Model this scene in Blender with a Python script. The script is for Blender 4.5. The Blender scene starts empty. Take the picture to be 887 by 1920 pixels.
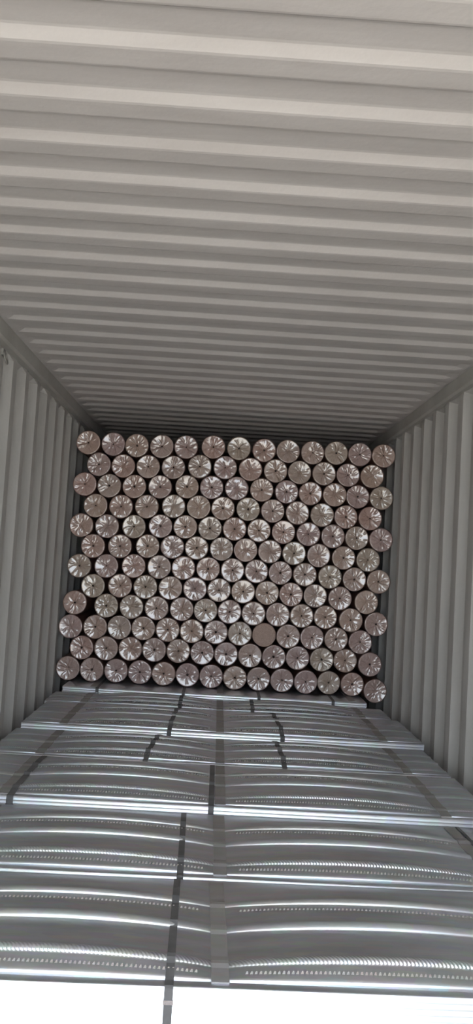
import bpy, math, random
from mathutils import Vector, Matrix

# ------------------------------------------------------------------ camera
F, CX, CY = 1500.0, 443.5, 960.0          # focal length and centre in px of the 887x1920 frame
VP, ROLL = (410.0, 1050.0), math.radians(3.4)
CEIL = 2.69                               # high-cube container, floor at z = 0
CAMP = Vector((-0.08, 0.0, CEIL - 1.083))
scene = bpy.context.scene
C = scene.collection

Yc = Vector(((VP[0] - CX) / F, -(VP[1] - CY) / F, -1)).normalized()
Xc = Vector((math.cos(ROLL), -math.sin(ROLL), 0)); Xc = (Xc - Yc * Xc.dot(Yc)).normalized()
Zc = Xc.cross(Yc)
W2C = Matrix((Xc, Yc, Zc)).transposed()   # world axes as columns, in camera space
cam_d = bpy.data.cameras.new('camera'); cam = bpy.data.objects.new('camera', cam_d); C.objects.link(cam)
cam_d.sensor_fit = 'VERTICAL'; cam_d.sensor_height = 36; cam_d.lens = F / 1920 * 36
cam_d.clip_start = 0.02; cam_d.clip_end = 300
cam.matrix_world = Matrix.Translation(CAMP) @ W2C.transposed().to_4x4()
scene.camera = cam

def at_depth(px, py, y):
    """point on the plane y = const seen at a photo pixel"""
    d = W2C.transposed() @ Vector(((px - CX) / F, -(py - CY) / F, -1))
    return CAMP + d * ((y - CAMP.y) / d.y)

# ------------------------------------------------------------------ light
world = bpy.data.worlds.new('overcast_sky'); scene.world = world; world.use_nodes = True
bg = world.node_tree.nodes['Background']
bg.inputs['Color'].default_value = (0.82, 0.91, 1.0, 1); bg.inputs['Strength'].default_value = 4.0
sun_d = bpy.data.lights.new('sun', 'SUN'); sun_d.energy = 9.0; sun_d.angle = math.radians(8); sun_d.color = (1, 0.94, 0.86)
sun = bpy.data.objects.new('sun', sun_d); C.objects.link(sun)
sun.rotation_euler = Vector((0.25, -0.55, -1)).to_track_quat('-Z', 'Y').to_euler(); sun.location = (0, 3, 12)
vs = scene.view_settings
vs.view_transform = 'Standard'; vs.look = 'None'; vs.gamma = 1; vs.use_curve_mapping = False
vs.exposure = 0.9

# ------------------------------------------------------------------ materials
def new_mat(name):
    m = bpy.data.materials.new(name); m.use_nodes = True
    nt = m.node_tree
    return m, nt, nt.nodes['Principled BSDF']
def N(nt, t, **kw):
    n = nt.nodes.new(t)
    for k, v in kw.items():
        if k in n.inputs: n.inputs[k].default_value = v
        else: setattr(n, k, v)
    return n
def ramp(nt, fac, stops):
    r = nt.nodes.new('ShaderNodeValToRGB'); nt.links.new(fac, r.inputs['Fac'])
    e = r.color_ramp.elements
    while len(e) < len(stops): e.new(0.5)
    for i, (p, c) in enumerate(stops): e[i].position = p; e[i].color = (*c, 1)
    return r
def mapped(nt, scale):
    tc = nt.nodes.new('ShaderNodeTexCoord'); mp = nt.nodes.new('ShaderNodeMapping')
    mp.inputs['Scale'].default_value = scale; nt.links.new(tc.outputs['Object'], mp.inputs['Vector'])
    return mp.outputs['Vector']

def paint(name, a, b, rough=0.6, streak=(0.6, 0.6, 0.6)):
    m, nt, p = new_mat(name)
    n = N(nt, 'ShaderNodeTexNoise', Scale=3.0, Detail=6.0, Roughness=0.6)
    nt.links.new(mapped(nt, streak), n.inputs['Vector'])
    r = ramp(nt, n.outputs['Fac'], [(0.3, a), (0.68, b)])
    nt.links.new(r.outputs['Color'], p.inputs['Base Color'])
    p.inputs['Roughness'].default_value = rough
    bn = N(nt, 'ShaderNodeTexNoise', Scale=60.0, Detail=3.0)
    nt.links.new(mapped(nt, (1, 1, 1)), bn.inputs['Vector'])
    bp = N(nt, 'ShaderNodeBump', Strength=0.08, Distance=0.01)
    nt.links.new(bn.outputs['Fac'], bp.inputs['Height']); nt.links.new(bp.outputs['Normal'], p.inputs['Normal'])
    return m
M_CEIL = paint('ceiling_paint', (0.56, 0.53, 0.515), (0.66, 0.63, 0.615), 0.5, (0.5, 3, 1))
M_WALL = paint('wall_paint', (0.48, 0.465, 0.44), (0.60, 0.585, 0.56), 0.55, (2, 2, 0.35))
M_RAIL = paint('rail_paint', (0.42, 0.41, 0.38), (0.54, 0.53, 0.50), 0.55, (1, 1, 1))
M_FLOOR = paint('floor_plywood', (0.16, 0.10, 0.06), (0.26, 0.17, 0.10), 0.6, (6, 0.6, 1))
M_YARD = paint('yard_concrete', (0.50, 0.47, 0.42), (0.62, 0.58, 0.52), 0.85, (0.4, 0.4, 0.4))

def galvanised(name, base, rough, hatch=False):
    m, nt, p = new_mat(name)
    p.inputs['Metallic'].default_value = 0.85
    v = N(nt, 'ShaderNodeTexVoronoi', Scale=30.0)
    nt.links.new(mapped(nt, (0.6, 2.0, 1)), v.inputs['Vector'])
    n = N(nt, 'ShaderNodeTexNoise', Scale=4.0, Detail=5.0)
    nt.links.new(mapped(nt, (0.5, 6.0, 6.0)), n.inputs['Vector'])
    lo = tuple(c * 0.82 for c in base)
    r = ramp(nt, n.outputs['Fac'], [(0.3, lo), (0.7, base)])
    mx = N(nt, 'ShaderNodeMix', data_type='RGBA', blend_type='MULTIPLY'); mx.inputs['Factor'].default_value = 0.10
    nt.links.new(r.outputs['Color'], mx.inputs['A']); nt.links.new(v.outputs['Color'], mx.inputs['B'])
    nt.links.new(mx.outputs['Result'], p.inputs['Base Color'])
    rr = N(nt, 'ShaderNodeMapRange'); rr.inputs['To Min'].default_value = rough * 0.8; rr.inputs['To Max'].default_value = rough * 1.25
    nt.links.new(n.outputs['Fac'], rr.inputs['Value']); nt.links.new(rr.outputs['Result'], p.inputs['Roughness'])
    if hatch:
        at = N(nt, 'ShaderNodeAttribute', attribute_name='hatch')
        w = N(nt, 'ShaderNodeTexWave', Scale=62.0, Distortion=0.4); w.bands_direction = 'DIAGONAL'
        nt.links.new(mapped(nt, (1, 0.8, 0)), w.inputs['Vector'])
        ml = N(nt, 'ShaderNodeMath', operation='MULTIPLY')
        nt.links.new(w.outputs['Fac'], ml.inputs[0]); nt.links.new(at.outputs['Fac'], ml.inputs[1])
        bp = N(nt, 'ShaderNodeBump', Strength=0.4, Distance=0.002)
        nt.links.new(ml.outputs[0], bp.inputs['Height']); nt.links.new(bp.outputs['Normal'], p.inputs['Normal'])
    return m
M_ZINC = galvanised('galvanised_sheet', (0.75, 0.785, 0.83), 0.335, True)
M_TEETH = galvanised('galvanised_teeth', (0.80, 0.82, 0.85), 0.22)
M_BAND = galvanised('dull_steel_band', (0.40, 0.39, 0.38), 0.5)
M_BAND.node_tree.nodes['Principled BSDF'].inputs['Metallic'].default_value = 0.25
def plain(name, col, rough, spec=0.5, metal=0.0):
    m, nt, p = new_mat(name)
    n = N(nt, 'ShaderNodeTexNoise', Scale=40.0, Detail=3.0)
    nt.links.new(mapped(nt, (1, 1, 1)), n.inputs['Vector'])
    r = ramp(nt, n.outputs['Fac'], [(0.3, tuple(c * 0.8 for c in col)), (0.7, col)])
    nt.links.new(r.outputs['Color'], p.inputs['Base Color'])
    p.inputs['Roughness'].default_value = rough; p.inputs['Metallic'].default_value = metal
    p.inputs['Specular IOR Level'].default_value = spec
    return m
M_STRAP_SHADOW = plain('grey_strap_and_shadow', (0.14, 0.14, 0.145), 0.5)
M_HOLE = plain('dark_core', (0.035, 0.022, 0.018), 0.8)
M_IRON = plain('ring_steel', (0.30, 0.29, 0.27), 0.5, metal=0.3)

def film(name, smooth=False):
    m, nt, p = new_mat(name)
    oi = nt.nodes.new('ShaderNodeObjectInfo')
    r = ramp(nt, oi.outputs['Random'], [(0.0, (0.47, 0.31, 0.27)), (0.35, (0.48, 0.355, 0.29)),
                                        (0.7, (0.44, 0.31, 0.295)), (1.0, (0.46, 0.37, 0.295))])
    n = N(nt, 'ShaderNodeTexNoise', Scale=14.0, Detail=4.0)
    nt.links.new(mapped(nt, (1, 1, 1)), n.inputs['Vector'])
    v = ramp(nt, n.outputs['Fac'], [(0.3, (0.72, 0.70, 0.68)), (0.7, (1.1, 1.1, 1.1))])
    mx = N(nt, 'ShaderNodeMix', data_type='RGBA', blend_type='MULTIPLY'); mx.inputs['Factor'].default_value = 0.8
    nt.links.new(r.outputs['Color'], mx.inputs['A']); nt.links.new(v.outputs['Color'], mx.inputs['B'])
    nt.links.new(mx.outputs['Result'], p.inputs['Base Color'])
    p.inputs['Roughness'].default_value = 0.5 if smooth else 0.42
    p.inputs['Coat Weight'].default_value = 0.0 if smooth else 1.0
    p.inputs['Specular IOR Level'].default_value = 0.15 if smooth else 0.5
    p.inputs['Coat Roughness'].default_value = 0.09
    p.inputs['Coat IOR'].default_value = 1.5 if smooth else 1.72
    return m
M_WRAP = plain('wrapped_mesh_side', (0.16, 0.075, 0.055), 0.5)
M_FILM = film('wrinkled_film'); M_FILM_S = film('taut_film', True)

# ------------------------------------------------------------------ mesh helpers
def mesh(name, verts, faces, mat, smooth=False):
    me = bpy.data.meshes.new(name); me.from_pydata([tuple(v) for v in verts], [], faces); me.update()
    me.materials.append(mat)
    if smooth: me.polygons.foreach_set('use_smooth', [True] * len(me.polygons))
    return me
def link(name, me, parent=None, loc=(0, 0, 0)):
    o = bpy.data.objects.new(name, me); C.objects.link(o); o.location = loc
    if parent: o.parent = parent
    return o
def grid_faces(nu, nv, off=0, flip=False):
    f = []
    for i in range(nu - 1):
        for j in range(nv - 1):
            a = off + i * nv + j
            q = (a, a + 1, a + nv + 1, a + nv)
            f.append(q[::-1] if flip else q)
    return f
def box(x0, x1, y0, y1, z0, z1, off=0):
    v = [(x, y, z) for x in (x0, x1) for y in (y0, y1) for z in (z0, z1)]
    f = [(0, 1, 3, 2), (4, 6, 7, 5), (0, 4, 5, 1), (2, 3, 7, 6), (0, 2, 6, 4), (1, 5, 7, 3)]
    return v, [tuple(i + off for i in q) for q in f]
def struct(name, me):
    o = link(name, me); o['kind'] = 'structure'; return o
def tag(o, label, cat, group=None):
    o['label'] = label; o['category'] = cat
    if group: o['group'] = group
    return o
def empty(name, loc, rz=0):
    o = bpy.data.objects.new(name, None); C.objects.link(o); o.location = loc; o.rotation_euler.z = rz
    o.empty_display_size = 0.05
    return o
ORD = ['zeroth', 'first', 'second', 'third', 'fourth', 'fifth', 'sixth', 'seventh', 'eighth', 'ninth', 'tenth',
       'eleventh', 'twelfth', 'thirteenth', 'fourteenth']

# ------------------------------------------------------------------ the container
DOOR_Y, END_Y = -1.2, 10.83
RAIL_L, RAIL_R = CAMP.x - 1.095, CAMP.x + 1.255     # inner faces of the top side rails
WALL_L, WALL_R = CAMP.x - 1.135, CAMP.x + 1.285     # inner flats of the corrugated sides

# roof: pressed corrugations across the box, tapering out short of the rails
prof = []
P, y = 0.211, 1.64 - 0.095 - 0.211 * 18
ys = []
while y < END_Y:
    for dy, h in ((0.0, 1), (0.072, 1), (0.080, 0.93), (0.110, 0.07), (0.118, 0), (0.176, 0), (0.183, 0.07), (0.204, 0.93)):
        yy = y + dy
        if DOOR_Y < yy < END_Y: ys.append((yy, h))
    y += P
ys = [(DOOR_Y, ys[0][1])] + ys + [(END_Y, 0)]
xs = [(RAIL_L - 0.12, 0), (RAIL_L + 0.012, 0), (RAIL_L + 0.025, 0.2), (RAIL_L + 0.06, 0.85), (RAIL_L + 0.09, 1), (0, 1),
      (RAIL_R - 0.09, 1), (RAIL_R - 0.06, 0.85), (RAIL_R - 0.025, 0.2), (RAIL_R - 0.012, 0), (RAIL_R + 0.12, 0)]
v = [(x, yy, CEIL + 0.015 * h * t) for (yy, h) in ys for (x, t) in xs]
struct('ceiling', mesh('ceiling', v, grid_faces(len(ys), len(xs), flip=True), M_CEIL))

def corrugated_wall(name, x_in, side, phase):
    """side -1 / +1; the slope turned towards the door is centred on y = phase + k * 0.278"""
    pw, dep = 0.278, 0.036
    pts = []
    y = phase - 0.034 - pw * 30
    while y < END_Y:
        for dy, d in ((0.0, 1), (0.003, 0.98), (0.065, 0.02), (0.068, 0), (0.138, 0), (0.141, 0.02), (0.203, 0.98), (0.206, 1)):
            if DOOR_Y < y + dy < END_Y: pts.append((y + dy, d))
        y += pw
    pts = [(DOOR_Y, pts[0][1])] + pts + [(END_Y, pts[-1][1])]
    zs = [-0.02, 0.12, CEIL - 0.11, CEIL - 0.085, CEIL + 0.03]
    ts = [1, 1, 1, 0.25, 0.0]
    v = [(x_in + side * (dep * d * t + (1 - t) * 0.004), yy, z) for (yy, d) in pts for z, t in zip(zs, ts)]
    return struct(name, mesh(name, v, grid_faces(len(pts), len(zs), flip=side < 0), M_WALL))
corrugated_wall('wall_left', WALL_L, -1, 4.13)
corrugated_wall('wall_right', WALL_R, 1, 4.00)

# blind end: vertical corrugations too
v, pts, x = [], [], WALL_L - 0.06
while x < WALL_R + 0.06:
    for dx, d in ((0, 0), (0.11, 0), (0.128, 1), (0.238, 1)):
        pts.append((x + dx, d))
    x += 0.256
v = [(x, END_Y - 0.04 + 0.04 * d, z) for (x, d) in pts for z in (-0.02, CEIL + 0.03)]
struct('wall_back', mesh('wall_back', v, grid_faces(len(pts), 2), M_WALL))

def rail(name, x0, x1, z0, z1):
    """square-section rail with a chamfered lower inner edge"""
    c = 0.012
    inner = x1 if abs(x1) < abs(x0) else x0
    outer = x0 if inner == x1 else x1
    s = 1 if outer > inner else -1
    loop = [(outer, z1), (inner, z1), (inner, z0 + c), (inner + s * c, z0), (outer, z0)]
    v = [(px, yy, pz) for yy in (DOOR_Y, END_Y) for (px, pz) in loop]
    n = len(loop)
    f = [(i, (i + 1) % n, n + (i + 1) % n, n + i) for i in range(n)] + [tuple(range(n))[::-1], tuple(range(n, 2 * n))]
    return struct(name, mesh(name, v, f, M_RAIL))
rail('trim_1', WALL_L - 0.03, RAIL_L, CEIL - 0.085, CEIL - 0.0005)
rail('trim_2', RAIL_R, WALL_R + 0.03, CEIL - 0.085, CEIL - 0.0005)

floor = bpy.data.objects.new('floor', mesh('floor', *box(WALL_L - 0.06, WALL_R + 0.06, DOOR_Y, END_Y, -0.06, -0.03), M_FLOOR))
C.objects.link(floor); floor['kind'] = 'structure'
pw = 0.29; k = 0; x = WALL_L - 0.04
board = mesh('floor_board', *box(0.002, pw - 0.002, DOOR_Y, END_Y, -0.03, 0.0), M_FLOOR)
while x + pw < WALL_R + 0.08:
    link('floor_board', board, floor, (x, 0, 0)); x += pw
yard = struct('yard_ground', mesh('yard_ground', *box(-60, 60, -90, 60, -1.3, -1.2), M_YARD))

# lashing ring welded under the top rail on one side
p = at_depth(5, 655, 3.95)
ring = empty('lashing_ring', (WALL_L, 3.95, CAMP.z + 0.965))
v, f = box(-0.004, 0.010, -0.022, 0.022, -0.016, 0.016)
link('ring_plate', mesh('ring_plate', v, f, M_IRON), ring)
def torus(name, R, r, mat, sy=1.0, nu=28, nv=10):
    v = [((R + r * math.cos(b)) * 0 + r * math.sin(b), (R + r * math.cos(b)) * math.sin(a) * sy, (R + r * math.cos(b)) * math.cos(a))
         for a in [2 * math.pi * i / nu for i in range(nu)] for b in [2 * math.pi * j / nv for j in range(nv)]]
    f = [(i * nv + j, ((i + 1) % nu) * nv + j, ((i + 1) % nu) * nv + (j + 1) % nv, i * nv + (j + 1) % nv) for i in range(nu) for j in range(nv)]
    return mesh(name, v, f, mat, True)
rg = link('ring', torus('ring', 0.030, 0.005, M_IRON, 0.75), ring, (0.018, 0, -0.026)); rg.rotation_euler = (0, -0.25, 0)
tag(ring, 'small steel lashing ring welded high on corrugated side wall below the rail', 'lashing ring')

# ------------------------------------------------------------------ bundles of ribbed galvanised sheets
random.seed(4)
BANDS = [-0.82, 0.067, 1.0]               # camera-relative x of the wide bands
def bulge(x, xl, xr):
    """0 at the bands and the ends, 1 half-way between them"""
    st = [xl] + [b for b in BANDS if xl + 0.05 < b < xr - 0.05] + [xr]
    for a, b in zip(st, st[1:]):
        if a <= x <= b:
            t = (x - a) / (b - a)
            w = min(1.0, (b - a) / 0.8)
            return w * math.sin(math.pi * t) ** 0.65
    return 0.0
RIBS = [(0.165, 0.016, 0.013), (0.455, 0.019, 0.018), (0.70, 0.015, 0.014)]   # centre (fraction of depth), half-width, height
def sheet_z(u, B, depth, ribs=True):
    """height of a sheet over its lip at depth fraction u: round beads on a gently arched field"""
    if not ribs: return 0.0
    edge = min(1, max(0, (u - 0.045) / 0.10)) * min(1, max(0, (0.985 - u) / 0.16))
    z = 0.027 * B * edge ** 0.8
    for c, w, h in RIBS:
        d = abs(u - c) * depth / w
        if d < 1: z += h * (0.30 + 0.70 * B) * math.sqrt(max(0, 1 - d * d)) ** 1.2
    return z
def stations(depth):
    us = [0.03, 0.045, 0.075, 0.11, 0.97, 0.985, 1.0] + [0.045 + 0.04 * i for i in range(24)]
    us = [u for u in us if all(abs(u - c) * depth > w * 1.2 for c, w, h in RIBS)]
    for c, w, h in RIBS: us += [c + w / depth * t for t in (-1.15, -1, -.96, -.88, -.75, -.55, -.3, 0, .3, .55, .75, .88, 1, 1.15)]
    return sorted(us)
LIP = 0.0149
def make_bundle(name, y0, y1, hcam, xl, xr, straps, label, rz=0.0, nx=84, ribs=True):
    top, depth = CAMP.z - hcam, y1 - y0
    root = empty(name, (CAMP.x, y0, 0), rz)
    tag(root, label, 'metal bundle', 'bundles of ribbed galvanised sheets')
    # one sheet: front lip turned down, ribs across, back lip turned down; origin at the bottom of the lip
    cols = [xl + (xr - xl) * i / (nx - 1) for i in range(nx)]
    v, hat = [], []
    rows = [(0.0, 0.0, None), (0.0022 / depth, LIP * 0.9, None), (0.0042 / depth, LIP, None), (0.009 / depth, LIP, None)] + [(u, LIP, u) for u in stations(depth)] + [(1.0, 0.0, None)]
    for (u, z, uu) in rows:
        for x in cols:
            zz = z + (sheet_z(uu, bulge(x, xl, xr), depth, ribs) if uu is not None else 0)
            v.append((x, u * depth, zz))
            hh = 0.0
            if uu is not None:
                for c, w, h in RIBS:
                    if abs(uu - c) * depth < w and c < 0.3: hh = 1.0
            hat.append(hh)
    me = mesh('sheet', v, grid_faces(len(rows), nx, flip=True), M_ZINC, True)
    me.attributes.new('hatch', 'FLOAT', 'POINT').data.foreach_set('value', hat)
    n = int(round(top / 0.015)); pitch = (top - LIP) / (n - 1)
    for k in range(n):
        j = 0 if k == n - 1 else 1
        link('sheet', me, root, (j * random.uniform(-0.004, 0.004), j * random.uniform(0.0, 0.0005), k * pitch))
    zt = top - LIP
    # rows of little pressed teeth on the top sheet
    tv, tf = [], []
    for u0, hgt in ((0.100, 0.004), (0.63, 0.0035)):
        x = xl + 0.03
        while x < xr - 0.03:
            B = bulge(x, xl, xr)
            if B > 0.35 and ribs:
                z = zt + LIP + sheet_z(u0, B, depth); y = u0 * depth; s = 0.0038; o = len(tv)
                sk = 0.0025
                tv += [(x - s, y - 0.004, z - 0.001), (x + s, y - 0.004, z - 0.001), (x + s + sk, y + 0.006, z - 0.0005), (x - s + sk, y + 0.006, z - 0.0005),
                       (x - s * .5 + sk * .6, y + 0.001, z + hgt), (x + s * .5 + sk * .6, y + 0.001, z + hgt)]
                tf += [tuple(o + i for i in q) for q in ((0, 1, 5, 4), (1, 2, 5), (2, 3, 4, 5), (3, 0, 4))]
            x += 0.0115
    if tv:
        t = link('pressed_teeth', mesh('pressed_teeth', tv, tf, M_TEETH), root); t['kind'] = 'stuff'
    # wide flat bands lying in the valleys between the arched ribs
    for b in BANDS:
        if not (xl + 0.05 < b < xr - 0.05): continue
        w = 0.022
        pth = [0.035 + 0.93 * i / 40 for i in range(41)]
        bv = []
        for u in pth:
            z = zt + LIP + max(sheet_z(max(0, min(1, u + du)), bulge(b + dx, xl, xr), depth, ribs) for du in (-.012, 0, .012) for dx in (-w, w)) * 0.8 + 0.0035
            bv += [(b - w, u * depth, z - 0.006), (b - w, u * depth, z), (b + w, u * depth, z), (b + w, u * depth, z - 0.006)]
        bf = grid_faces(41, 4, flip=True) + [(0, 1, 2, 3), (163, 162, 161, 160)]
        link('steel_band', mesh('steel_band', bv, bf, M_BAND), root)
    # narrow strapping right round the bundle, and the strip drawn for a band's shadow
    for (sx, w, lean) in straps:
        loop = [(-0.002, 0.004), (-0.002, top - 0.003), (0.004, top + 0.002)]
        for i in range(46):
            u = 0.02 + 0.96 * i / 45
            z = top + max(sheet_z(u, bulge(sx + dx, xl, xr), depth, ribs) for dx in (-w, 0, w)) + 0.0022
            loop.append((u * depth, z))
        loop += [(depth - 0.003, top + 0.002), (depth + 0.0015, top - 0.003), (depth + 0.0015, 0.004)]
        sv = []
        for (yy, z) in loop:
            xx = sx + lean * (yy / depth - 0.5)
            sv += [(xx - w, yy, z), (xx + w, yy, z)]
        sf = grid_faces(len(loop), 2, flip=True)
        st = link('strap', mesh('strap', sv, sf, M_STRAP_SHADOW), root)
        # seal clip
        cv, cf = box(sx - w - 0.0015, sx + w + 0.0015, -0.0045, -0.0005, top - 0.040, top - 0.030)
        link('strap_seal', mesh('strap_seal', cv, cf, M_TEETH), st)
    return root
make_bundle('sheet_bundle', 1.984, 2.630, 1.025, -1.07, 1.20, [(-0.057, 0.0105, 0.0)],
            'front bundle of galvanised ribbed sheets with bright white lip edges facing the open end', 0.020)
make_bundle('sheet_bundle', 2.650, 3.295, 1.025, -1.07, 1.21, [(-0.068, 0.0105, -0.01), (1.036, 0.007, 0.0)],  # last entry is no strap: dark strip painting the shadow beside the wide band
            'bundle of galvanised ribbed sheets, second in from the open end', 0.008)
make_bundle('sheet_bundle', 3.318, 3.975, 1.000, -1.08, 1.22, [(0.030, 0.0115, 0.0), (-0.785, 0.014, 0.0)],
            'bundle of galvanised ribbed sheets, third in from the open end, a step higher')
make_bundle('sheet_bundle', 3.993, 4.555, 1.000, -1.07, 1.21, [(-0.28, 0.0125, 0.04), (0.377, 0.0125, -0.02)],
            'bundle of galvanised ribbed sheets, fourth in from the open end, two dark straps')
make_bundle('sheet_bundle', 4.575, 5.250, 0.973, -1.05, 1.225, [(-0.21, 0.0125, 0.02), (0.406, 0.0125, -0.03)],
            'bundle of galvanised ribbed sheets, fifth in from the open end, bright front lip')
make_bundle('sheet_bundle', 5.268, 5.632, 0.973, -1.07, 1.19, [(-0.195, 0.0125, 0.0), (0.28, 0.0125, 0.0)],
            'narrow bundle of galvanised sheets just before the highest bundle under the rolls')
make_bundle('sheet_bundle', 5.650, 6.30, 0.937, -1.03, 1.095, [(-0.79, 0.011, 0.0), (-0.19, 0.011, 0.0), (0.34, 0.011, 0.0), (0.86, 0.011, 0.0)],
            'highest bundle of galvanised sheets with four straps, carrying the wall of rolls', ribs=False)

# ------------------------------------------------------------------ wall of film-wrapped rolls
ROLLS = [
 [(166,830),(212,832),(257,836),(304,838),(349,841),(400,842),(449,843),(495,845),(540,847),(586,850),(632,849),(676,852),(718,855)],
 [(187,873),(232,877),(279,877),(324,879),(373,878),(423,880),(472,881),(518,884),(562,886),(608,888),(654,892),(699,894)],
 [(160,909),(207,913),(254,916),(299,916),(350,914),(396,915),(444,916),(491,920),(537,922),(582,926),(627,929),(671,930),(715,933)],
 [(178,950),(227,952),(276,951),(325,951),(372,954),(418,955),(467,956),(513,960),(559,963),(604,966),(650,969),(695,972)],
 [(155,985),(202,987),(251,987),(300,988),(348,988),(393,990),(441,993),(488,995),(532,999),(578,1001),(624,1006),(669,1009),(714,1012)],
 [(175,1024),(226,1025),(277,1026),(323,1025),(368,1027),(415,1029),(461,1031),(507,1034),(553,1039),(599,1042),(646,1046),(691,1051)],
 [(150,1061),(198,1060),(250,1060),(298,1061),(343,1064),(390,1066),(436,1069),(481,1071),(526,1075),(572,1079),(618,1083),(664,1087),(708,1092)],
 [(173,1098),(225,1097),(273,1101),(320,1102),(365,1102),(409,1106),(456,1108),(501,1110),(545,1113),(591,1117),(638,1123),(687,1129)],
 [(145,1132),(199,1134),(246,1138),(292,1139),(339,1139),(385,1142),(430,1147),(475,1150),(521,1152),(566,1154),(612,1158),(659,1164),(704,1172)],
 [(136,1176),(180,1174),(225,1176),(269,1178),(313,1180),(358,1182),(403,1183),(448,1187),(497,1191),(541,1192),(583,1194),(629,1199),(675,1205)],
 [(156,1213),(200,1215),(246,1217),(290,1218),(333,1220),(379,1223),(424,1225),(467,1228),(513,1232),(557,1235),(600,1234),(645,1240),(692,1243)],
 [(131,1248),(175,1251),(221,1252),(266,1254),(309,1257),(354,1262),(399,1264),(443,1267),(487,1270),(531,1273),(574,1276),(618,1276),(662,1279),(704,1285)]]
FACE_Y, R0, LEN = 5.88, 0.0885, 1.2
random.seed(21)
pos = []
for r, row in enumerate(ROLLS):
    for c, (px, py) in enumerate(row):
        q = at_depth(px, py, FACE_Y); pos.append([q.x, q.z, r, c])
bed = CAMP.z - 0.937 + 0.0045            # top of the bundle under the bottom row
for it in range(80):                     # push overlapping rolls apart, off the walls and off the bed
    for i in range(len(pos)):
        for j in range(i):
            dx, dz = pos[i][0] - pos[j][0], pos[i][1] - pos[j][1]
            d = math.hypot(dx, dz)
            if d < 2 * R0 * 0.992:
                s = 0.25 * (2 * R0 * 0.992 - d) / max(d, 1e-6)
                pos[i][0] += dx * s; pos[i][1] += dz * s; pos[j][0] -= dx * s; pos[j][1] -= dz * s
    for a in pos:
        if a[2] == 11: a[1] = bed + R0 if a[3] < 13 else min(a[1], bed + R0 - 0.012)
        a[0] = min(max(a[0], WALL_L + R0 + 0.001), WALL_R - R0 - 0.001)
rad = []
for i, a in enumerate(pos):
    d = min(math.hypot(a[0] - b[0], a[1] - b[1]) for k, b in enumerate(pos) if k != i)
    rad.append(min(R0, 0.5 * d - 0.0004))
for a, R in zip(pos, rad):
    if a[2] == 11 and a[3] < 13: a[1] = bed + R

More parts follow.
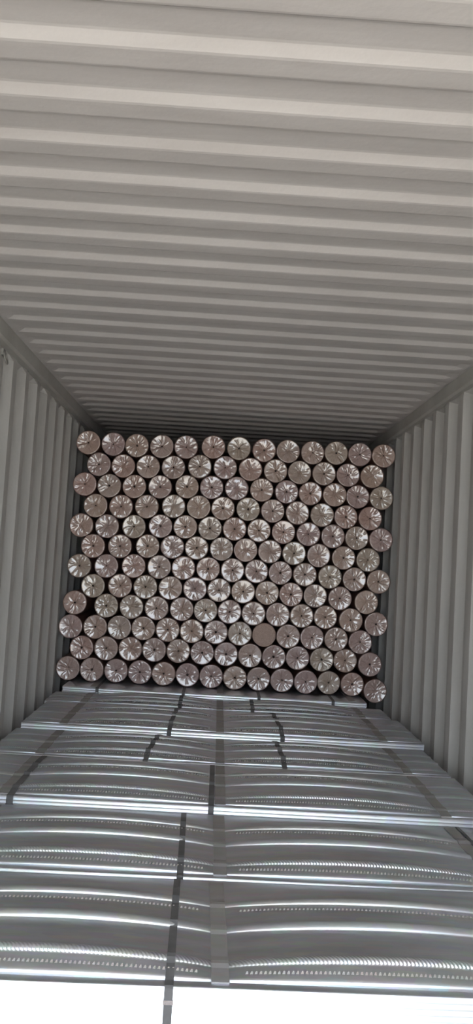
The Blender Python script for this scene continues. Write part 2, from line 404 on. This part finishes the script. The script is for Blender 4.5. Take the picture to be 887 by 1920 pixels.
def end_film(seed, smooth=False):
    """gathered film over the end of a roll of radius 1: folds run from the rim into a pinched centre"""
    rnd = random.Random(seed)
    ns, rings = 84, [0.0, 0.04, 0.09, 0.15, 0.22, 0.3, 0.38, 0.47, 0.56, 0.65, 0.74, 0.82, 0.89, 0.94, 0.975, 1.0]
    folds = []
    for _ in range(0 if smooth else rnd.randint(34, 50)):
        a0 = rnd.uniform(0, 2 * math.pi); r0 = rnd.choice([0.06, 0.1, 0.2, 0.35, 0.5, 0.62]); r1 = min(1.04, r0 + rnd.uniform(0.3, 0.8))
        folds.append((a0, rnd.uniform(0.05, 0.12), r0, r1, rnd.choice([-1, 1]) * rnd.uniform(0.014, 0.06), rnd.uniform(-0.6, 0.6)))
    cone = rnd.uniform(0.05, 0.15); dome = rnd.uniform(-0.03, 0.04)
    ph = rnd.uniform(0, 6.28); ph2 = rnd.uniform(0, 6.28)
    v = []
    for r in rings:
        for s in range(ns):
            a = 2 * math.pi * s / ns
            y = 0.0
            if smooth:
                y = 0.0 if r > 0.9 else 0.045 * min(1, (0.9 - r) / 0.05)
            else:
                y += 0.12 * max(0, 1 - r / 0.22) ** 1.5 + cone * (1 - r)  # pinched in
                y -= dome * math.sin(math.pi * min(1, r)) * (1 + 0.5 * math.sin(a + ph))   # soft swell
                y += 0.02 * math.sin(2 * a + ph2) * r
                for (a0, w, r0, r1, h, tw) in folds:
                    if r0 < r < r1:
                        da = (a - a0 - tw * (r - r0) + math.pi) % (2 * math.pi) - math.pi
                        ww = w / max(r, 0.25)
                        if abs(da) < ww:
                            y -= h * (1 - abs(da) / ww) * math.sin(math.pi * (r - r0) / (r1 - r0))
            if r > 0.95: y += (r - 0.95) * 2.0                           # rounded rim
            v.append((r * math.cos(a), y, r * math.sin(a)))
    f = []
    for i in range(len(rings) - 1):
        for s in range(ns):
            t = (s + 1) % ns
            f.append((i * ns + s, i * ns + t, (i + 1) * ns + t, (i + 1) * ns + s))
    me = mesh('end_film', v, f, M_FILM_S if smooth else M_FILM, True)
    me['dip'] = cone
    return me
FILMS = [end_film(100 + i) for i in range(16)]
FILM_SMOOTH = end_film(1, True)
nb = 40
bv = [(rr * math.cos(2 * math.pi * s / nb), yy, rr * math.sin(2 * math.pi * s / nb)) for (yy, rr) in ((0.004, 0.995), (0.03, 1.0), (0.5, 0.99), (0.97, 1.0), (1.0, 0.97), (0.99, 0.3)) for s in range(nb)]
bf = [(i * nb + s, i * nb + (s + 1) % nb, (i + 1) * nb + (s + 1) % nb, (i + 1) * nb + s) for i in range(5) for s in range(nb)] + [tuple(range(5 * nb, 6 * nb))]
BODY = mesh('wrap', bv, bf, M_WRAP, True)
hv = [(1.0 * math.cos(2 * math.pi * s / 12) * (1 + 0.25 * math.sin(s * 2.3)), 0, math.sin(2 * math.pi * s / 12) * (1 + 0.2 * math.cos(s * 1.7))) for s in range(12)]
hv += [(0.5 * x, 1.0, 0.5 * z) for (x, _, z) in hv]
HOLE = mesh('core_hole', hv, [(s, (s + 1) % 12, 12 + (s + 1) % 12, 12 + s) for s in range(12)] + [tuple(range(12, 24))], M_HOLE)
for (x, z, r, c), R in zip(pos, rad):
    yy = FACE_Y + random.uniform(-0.018, 0.018)
    root = empty('wrapped_roll', (x, yy, z))
    special = (r, c) == (9, 8)
    rim = 'flat smooth-ended' if special else 'wrinkled'
    tag(root, '%s film-wrapped roll, %s row from top, %s from the wall with the lashing ring' % (rim, ORD[r + 1], ORD[c + 1]),
        'roll', 'film-wrapped rolls stacked across the container')
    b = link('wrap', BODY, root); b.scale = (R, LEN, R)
    e = link('end_film', FILM_SMOOTH if special else random.choice(FILMS), root); e.scale = (R * 1.0, R, R * 1.0)
    e.rotation_euler.y = random.uniform(0, 6.28)
    if not special and random.random() < 0.8:
        h = link('core_hole', HOLE, root, (0, R * (e.data['dip'] + 0.054) - 0.0025, 0)); s = random.uniform(0.005, 0.009); h.scale = (s, 0.0045, s)
        h.rotation_euler.y = random.uniform(0, 6.28)
